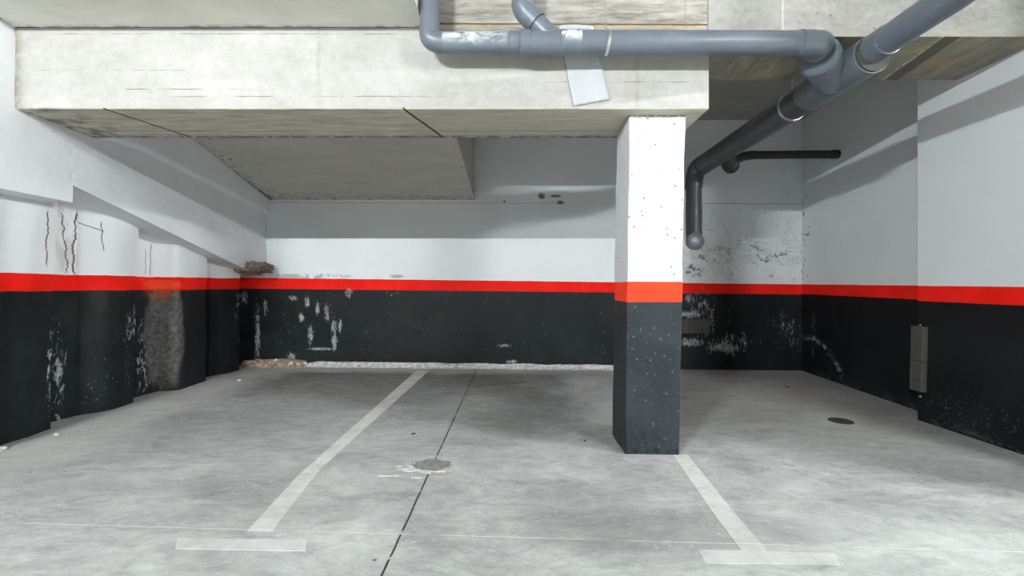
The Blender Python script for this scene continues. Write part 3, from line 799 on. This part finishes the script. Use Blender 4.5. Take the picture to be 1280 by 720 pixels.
o = obj('broken_concrete', lump(-3.75, -3.38, 6.02, 6.52, 1.375, 1.52, 8, amp=.045), M['lump']); setorigin(o, (-3.6, 6.3, 1.37))
tag(o, 'jagged lump of broken brown concrete under the end of the capping beam', 'rubble')

# ================= DRAIN PIPES =================
YP = 2.95; ZP = H + 1.537*2.95/2.88; KP = 2.95/2.88
PX = lambda px: WX(px, YP)
dl = empty('drain_pipe', (.6, YP, ZP), 'grey plastic drain line running level along the face of the beams', 'pipe')
def tube(name, pts, r, mat, parent, cap=True, seg=44):
    bm = new(); sweep(bm, pts, r, seg, cap); return obj(name, bm, mat, parent, smooth=True, autosm=.6)
def coll(name, p0, p1, r, mat, parent, lip=.004): return obj(name, collar(p0, p1, r, lip), mat, parent, smooth=True, autosm=.5)
P = M['pvc']
rx = PX(537)
tube('riser', [(rx, YP, 2.86), (rx, YP, ZC)], .0575*KP, P, dl)
coll('coupling', (rx, YP, WZ(34, YP)), (rx, YP, WZ(22, YP)), .061*KP, P, dl)
tube('elbow', [(rx, YP, WZ(34, YP))] + arc_path((rx, YP, 2.83), (rx, YP, ZP), (rx+.09, YP, ZP), 14) + [(PX(549), YP, ZP)], .0635*KP, P, dl)
tube('pipe', [(PX(548), YP, ZP), (PX(640), YP, ZP)], .0615*KP, M['pvcp'], dl)
coll('coupling', (PX(636), YP, ZP), (PX(651), YP, ZP), .0665*KP, P, dl)
coll('collar', (PX(650), YP, ZP-.002), (PX(663), YP, ZP-.002), .0775*KP, P, dl)
wy = tube('wye', [(PX(662), YP, ZP-.002), (PX(701), YP, ZP-.002)], .0735*KP, P, dl)
d0 = Vector((PX(697), YP, WZ(56, YP))); d1 = Vector((PX(671), YP, WZ(30, YP))); d2 = Vector((PX(660), YP, WZ(19, YP)))
tube('wye_branch', [d0, d1], .064*KP, P, wy)
bx = PX(653)
tube('elbow', [d1, d2] + arc_path(d2, (bx, YP, WZ(12, YP)), (bx, YP, WZ(4, YP)), 12)[1:] + [(bx, YP, WZ(1, YP))], .068*KP, P, dl)
coll('coupling', d1+(d1-d0).normalized()*.0, d1+(d1-d0).normalized()*.006, .0695*KP, M['seal'], dl, .001)
bm = new(); sweep(bm, [(bx, YP, WZ(7, YP)-.003), (bx, YP, WZ(7, YP)+.003)], .0715*KP, 44); obj('seal_ring', bm, M['steel'], dl, smooth=True, autosm=.5)
tube('riser', [(bx, YP, WZ(8, YP)), (bx, YP, ZC)], .066*KP, P, dl)
coll('coupling', (PX(700), YP, ZP), (PX(726), YP, ZP), .0765*KP, M['pvcp'], dl)
tube('pipe', [(PX(725), YP, ZP), (PX(1002), YP, ZP-.003)], .0725*KP, P, dl)
coll('coupling', (PX(998), YP, ZP-.003), (PX(1013), YP, ZP-.003), .079*KP, P, dl)
dc_ = Vector((2.070, 3.08, 2.752)); nn = Vector((.707, .707, .02)).normalized()
ein = dc_ - nn*.035 + Vector((-.008, 0, .034))
tube('elbow', [(PX(1012), YP, ZP-.003)] + arc_path((1.965, YP, ZP-.003), (2.03, YP+.012, ZP), tuple(ein-nn*.02), 12) + [tuple(ein+nn*.05)], .0755*KP, P, dl)
bm = new(); sweep(bm, [ein-nn*.004, ein+nn*.004], .0785*KP, 44); obj('seal_ring', bm, M['steel'], dl, smooth=True, autosm=.5)
# hanger of the level line
cl = empty('pipe_hanger', (PX(757), YP, ZC), 'thin steel rod and strap holding the level drain line to the ceiling', 'pipe hanger')
cx_ = PX(759.5)
bm = new(); sweep(bm, [(cx_-.013, YP, WZ(38, YP)-.005), (cx_-.013, YP, ZC)], .0042, 10); obj('rod', bm, M['steel'], cl, smooth=True)
def strap(cx, cy, cz, r, w, axis, th=.003, tilt=0.0):
    """closed band around a pipe"""
    bm = new(); a = Vector(axis).normalized(); up = Vector((0, 0, 1)); b = a.cross(up).normalized(); rings = []
    for i in range(48):
        t = 2*PI*i/48; d = up*math.cos(t) + b*math.sin(t); c = Vector((cx, cy, cz)) + a*tilt*math.cos(t)
        rings.append([bm.verts.new(c + d*(r+e) + a*s) for e, s in ((0, -w/2), (th, -w/2), (th, w/2), (0, w/2))])
    for i in range(48):
        r0, r1 = rings[i], rings[(i+1) % 48]
        for k in range(4): bm.faces.new((r0[k], r1[k], r1[(k+1)%4], r0[(k+1)%4]))
    return bm
obj('strap', strap(cx_, YP, ZP, .075, .018, (1, 0, 0), .003, .008), M['steel'], cl, smooth=True)
bm = new(); box(bm, cx_-.022, cx_+.002, YP-.012, YP+.012, ZP+.073, ZP+.091); obj('clamp_screw', bm, M['steel'], cl, bevel=.002)

# big drain running towards the back wall
KM = .97                                            # slightly nearer and smaller than the first survey
def mk(x, y, z): return (x*KM, y*KM, H + (z-H)*KM)
XM = 2.45*KM
zm = lambda y: H + (2.792 - .012*(y/KM-2.6) - H)*KM
md = empty('drain_pipe', mk(2.45, 4.4, 2.77), 'large dark grey drain pipe running diagonally overhead to the back wall and turning down', 'pipe')
D = M['pvcd']; U = .0195
tube('upstream_pipe', [(XM, 1.72, ZC)] + arc_path((XM, 1.72, 3.0), (XM, 1.72, zm(1.72)+U), (XM, 1.92, zm(1.92)+U), 14) + [(XM, 3.05, zm(3.05)+U)], .0885, P, md)  # unseen upturn at the near end is added to shape the pipe's shadow
coll('coupling', (XM, 2.876, zm(2.95)+U), (XM, 3.00, zm(2.95)+U), .0955, P, md)
_, yr, zr = mk(0, 3.10, 2.776)
bm = new(); lathe(bm, (XM, yr, zr), (XM, yr+1, zr-.005), [(0, .091), (0, .118), (.004, .126), (.048, .126), (.054, .122), (.485, .122), (.504, .123), (.640, .123), (.65, .1175), (.66, .1175)])
wye = obj('wye', bm, P, md, smooth=True, autosm=.5)
bm = new(); lathe(bm, (XM, yr-.015, zr), (XM, yr+.01, zr), [(0, .097), (.0, .118), (.012, .118), (.02, .1)]); obj('reducer_plate', bm, M['pvcg'], wye, smooth=True, autosm=.5)
bj = Vector((XM, 3.37, H+1.565*KM))
L = (bj-dc_).length
bm = new(); lathe(bm, dc_, bj, [(0, .09), (.0, .121), (.004, .127), (.09, .127), (.098, .120), (L-.05, .118), (L, .10)]); obj('wye_branch', bm, P, wye, smooth=True, autosm=.5)
bm = new(); lathe(bm, dc_-(bj-dc_).normalized()*.012, bj, [(0, .06), (.0, .118), (.006, .122), (.012, .122)]); obj('reducer_plate', bm, P, wye, smooth=True, autosm=.5)
tube('main_pipe', [mk(2.45, 3.75, 2.770), mk(2.45, 5.84, 2.757)], .1155, D, md)
bm = new(); sweep(bm, [mk(2.45, 5.815, 2.757), mk(2.45, 5.825, 2.757)], .119, 44); obj('seal_ring', bm, M['seal'], md, smooth=True, autosm=.5)
vx, vy, _ = mk(2.425, 6.10, 0)
Z = lambda z: H + (z-H)*KM
tube('elbow', [mk(2.45, 5.825, 2.757), mk(2.45, 5.9, 2.757)] + arc_path(mk(2.45, 5.93, 2.757), (vx, vy, Z(2.757)), (vx, vy, Z(2.50)), 14) , [.118, .118] + [.118 - .012*i/14 for i in range(15)], D, md)
tube('down_pipe', [(vx, vy, Z(2.53)), (vx, vy, Z(2.00))], .097, D, md)
coll('coupling', (vx, vy, Z(2.27)), (vx, vy, Z(2.02)), .101, D, md)
tube('lower_elbow', arc_path((vx, vy, Z(2.06)), (vx, vy, Z(1.80)), (vx-.01, vy-.05, Z(1.785)), 14) + [(vx-.015, vy-.09, Z(1.785))], .099, D, md)
cp = Vector((vx-.02, vy-.11, Z(1.783)))
bm = new(); lathe(bm, cp+Vector((0, .05, 0)), cp, [(0, .110), (.044, .114), (.050, .112), (.052, .106), (.055, .100), (.055, .002)])
cap_ = obj('end_cap', bm, P, md, smooth=True, autosm=.5)
for i in range(12):
    bm = new()
    a = 2*PI*i/12; u = Vector((math.cos(a), 0, math.sin(a))); w = Vector((-math.sin(a), 0, math.cos(a)))
    c = cp + u*.082 + Vector((0, -.006, 0))
    vs = [bm.verts.new(c + u*su*.014 + w*sw*.003 + Vector((0, dy, 0))) for dy in (-.003, .004) for su, sw in ((-1,-1),(1,-1),(1,1),(-1,1))]
    for f in ((0,1,2,3),(7,6,5,4),(0,4,5,1),(1,5,6,2),(2,6,7,3),(3,7,4,0)): bm.faces.new([vs[k] for k in f])
    obj('grip_rib', bm, M['pvcb'], cap_)
cl = empty('pipe_hanger', (XM, 3.87, ZC), 'bright steel ring and rod holding up the large dark drain pipe', 'pipe hanger')
obj('ring', strap(XM, 3.87, Z(2.769), .116, .022, (0, 1, 0), .006), M['steel'], cl, smooth=True)
bm = new(); sweep(bm, [(XM, 3.87, Z(2.89)), (XM, 3.87, ZC)], .005, 10); obj('rod', bm, M['steel'], cl, smooth=True)

# thin side branch to the right wall
tb = empty('drain_pipe', (3.4, 5.73, 2.83), 'thin blackish side pipe from the large drain pipe to the right wall', 'pipe')
B = M['pvcb']
b0 = Vector(mk(2.45, 5.30, 2.745)); b1 = Vector(mk(2.69, 5.60, 2.665)); dd = (b1-b0).normalized()
Lb = (b1-b0).length
bm = new(); lathe(bm, b0, b1, [(0, .07), (Lb*.5, .085), (Lb-.10, .085), (Lb-.095, .092), (Lb-.004, .092), (Lb, .086)]); obj('branch_socket', bm, B, tb, smooth=True, autosm=.5)
bt = Vector((2.70, 5.57, 2.72)); yt = 5.73
bt0 = b1 - dd*.02 + Vector((0, 0, .03))
coll('reducer', bt0, bt0+(bt-bt0).normalized()*.10, .060, B, tb)
tube('elbow', [tuple(bt0)] + arc_path(tuple(bt), (2.90, yt, 2.845), (3.04, yt, 2.843), 12), .0545, B, tb)
tube('pipe', [(3.02, yt, 2.843), (4.115, yt, 2.853)], .0505, B, tb)
coll('collar', (4.02, yt, 2.852), (4.09, yt, 2.853), .0555, B, tb)

# ---------- plastic sheet behind the pipe ----------
YS = YF - .006
def SP(px, py): return (WX(px, YS), WZ(py, YS))
tl, tr, br, bl = SP(698, 36), SP(740, 37), SP(763, 124), SP(717, 133)
bm = new(); nu, nv = 14, 24; g_ = []
for j in range(nv+1):
    row = []
    for i in range(nu+1):
        s, t = i/nu, j/nv
        x = (tl[0]*(1-s)+tr[0]*s)*(1-t) + (bl[0]*(1-s)+br[0]*s)*t
        z = (tl[1]*(1-s)+tr[1]*s)*(1-t) + (bl[1]*(1-s)+br[1]*s)*t
        if j == nv: z += .008*mn.noise(Vector((s*9, 0, 4)))
        if t < .05: z -= .01*(abs(s-.5)*2)**3
        y = YS - .004 - .006*abs(mn.noise(Vector((s*3, t*4, 1)))) - (.05*(1-t*5)**2 if t < .2 else 0)
        row.append(bm.verts.new((x, y, z)))
    g_.append(row)
for r0, r1 in zip(g_, g_[1:]):
    for i in range(nu): bm.faces.new((r0[i], r0[i+1], r1[i+1], r1[i]))
o = obj('plastic_sheet', bm, M['sheet'], smooth=True); so_ = o.modifiers.new('thick', 'SOLIDIFY'); so_.thickness = .0012; so_.offset = 1
setorigin(o, (.4, YS, 2.75)); tag(o, 'torn white plastic sheet hanging behind the level drain line on the beam face', 'plastic sheet')

# ---------- bumpers ----------
g0 = empty('wall_bumper', (WX(871, YB), YB, zb(417)), 'dark olive rectangular bumper pad fixed flat on the black back wall beside the pillar', 'bumper')
x0, x1 = WX(846, YB-.03), WX(888, YB-.03); z0, z1 = WZ(417, YB-.03), WZ(399, YB-.03)
xs = WX(862, YB-.03)
bm = new(); box(bm, x0, xs-.0015, YB-.03, YB+.002, z0, z1); obj('pad', bm, M['guard'], g0, bevel=.004)
bm = new(); box(bm, xs+.0015, x1, YB-.031, YB+.002, z0, z1); obj('pad', bm, M['guard'], g0, bevel=.004)
zt_, zm_, zb_ = WZ(408, 4.12), WZ(451, 4.12), WZ(489, 4.12)
g1 = empty('corner_guard', (3.70, 4.16, zb_), 'olive grey two-piece rubber corner guard on the right wall step', 'bumper')
def guard(za, zc, sh0, sh1):
    bm = new()
    prof = [(3.702, 4.055), (3.672, 4.06), (3.662, 4.075), (3.662, 4.185), (3.672, 4.20), (3.76, 4.20), (3.76, 4.162), (3.702, 4.162)]
    prism(bm, prof, lambda p: (p[0], p[1]+sh0, za), lambda p: (p[0], p[1]+sh1, zc)); return bm
obj('guard_piece', guard(zb_, zm_-.002, .016, .008), M['guard'], g1, bevel=.003)
obj('guard_piece', guard(zm_+.002, zt_, .006, .0), M['guard'], g1, bevel=.003)
for zz in (zt_+.012, zb_-.05):
    bm = new(); lathe(bm, (3.705, 4.13, zz), (3.68, 4.13, zz), [(0, .007), (.012, .007), (.015, .004)], 12); obj('screw', bm, M['steel'], g1, smooth=True)

# ================= LAMPS (all outside the view) =================
LM = {}
def lamp(x, y, z, power, label, length=1.2, along='x', rod=None, r=.02):
    t = empty('tube_lamp', (x, y, z), label, 'lamp')
    d = Vector((1, 0, 0)) if along == 'x' else Vector((0, 1, 0)); p = Vector((x, y, z))
    bm = new(); sweep(bm, [p-d*length/2, p+d*length/2], r, 16)
    obj('tube', bm, lampmat('lit_tube', power), t, smooth=True, autosm=.6)
    bm = new(); h = length/2+.05
    if along == 'x': box(bm, x-h, x+h, y-.03, y+.03, z+.035, z+.075)
    else: box(bm, x-.03, x+.03, y-h, y+h, z+.035, z+.075)
    obj('housing', bm, M['lampbody'], t, bevel=.004)
    if rod:
        for s in (-1, 1):
            bm = new(); q = p + d*s*length*.35; sweep(bm, [q+Vector((0, 0, .07)), (q.x, q.y, rod)], .006, 8)
            obj('hanging_rod', bm, M['steel'], t, smooth=True)
LAMPS = [
 (-3.15, -3.4, 3.42, 5150, 'left tube lamp of the row over the aisle', .9, 'x', ZC),
 (5.1, -3.4, 3.42, 2700, 'right tube lamp of the row over the aisle', 1.2, 'x', ZC),
 (7.0, .1, 3.3, 3300, 'tube lamp out in the bay beyond the right wall', 1.2, 'y', ZC),
]
for l in LAMPS: lamp(l[0], l[1], l[2], l[3], l[4], l[5], l[6], l[7])

w = bpy.data.worlds.new('World'); bpy.context.scene.world = w; w.use_nodes = True
w.node_tree.nodes['Background'].inputs[0].default_value = (.9, .95, 1, 1); w.node_tree.nodes['Background'].inputs[1].default_value = .02

# ================= CAMERA =================
cam = bpy.data.cameras.new('camera'); co = bpy.data.objects.new('camera', cam); C.objects.link(co)
co.location = (0, 0, H); co.rotation_euler = (PI/2, 0, 0)
cam.sensor_width = 36; cam.lens = F/1280*36; cam.shift_x = -1/1280; cam.shift_y = -3/1280; cam.clip_start = .05
S = bpy.context.scene; S.camera = co
S.view_settings.view_transform = 'Standard'; S.view_settings.look = 'None'; S.view_settings.gamma = 1.0
S.view_settings.use_curve_mapping = False; S.view_settings.exposure = 0.0
S.cycles.max_bounces = 6; S.cycles.diffuse_bounces = 5; S.cycles.glossy_bounces = 3; S.cycles.use_adaptive_sampling = True; S.cycles.adaptive_threshold = .03
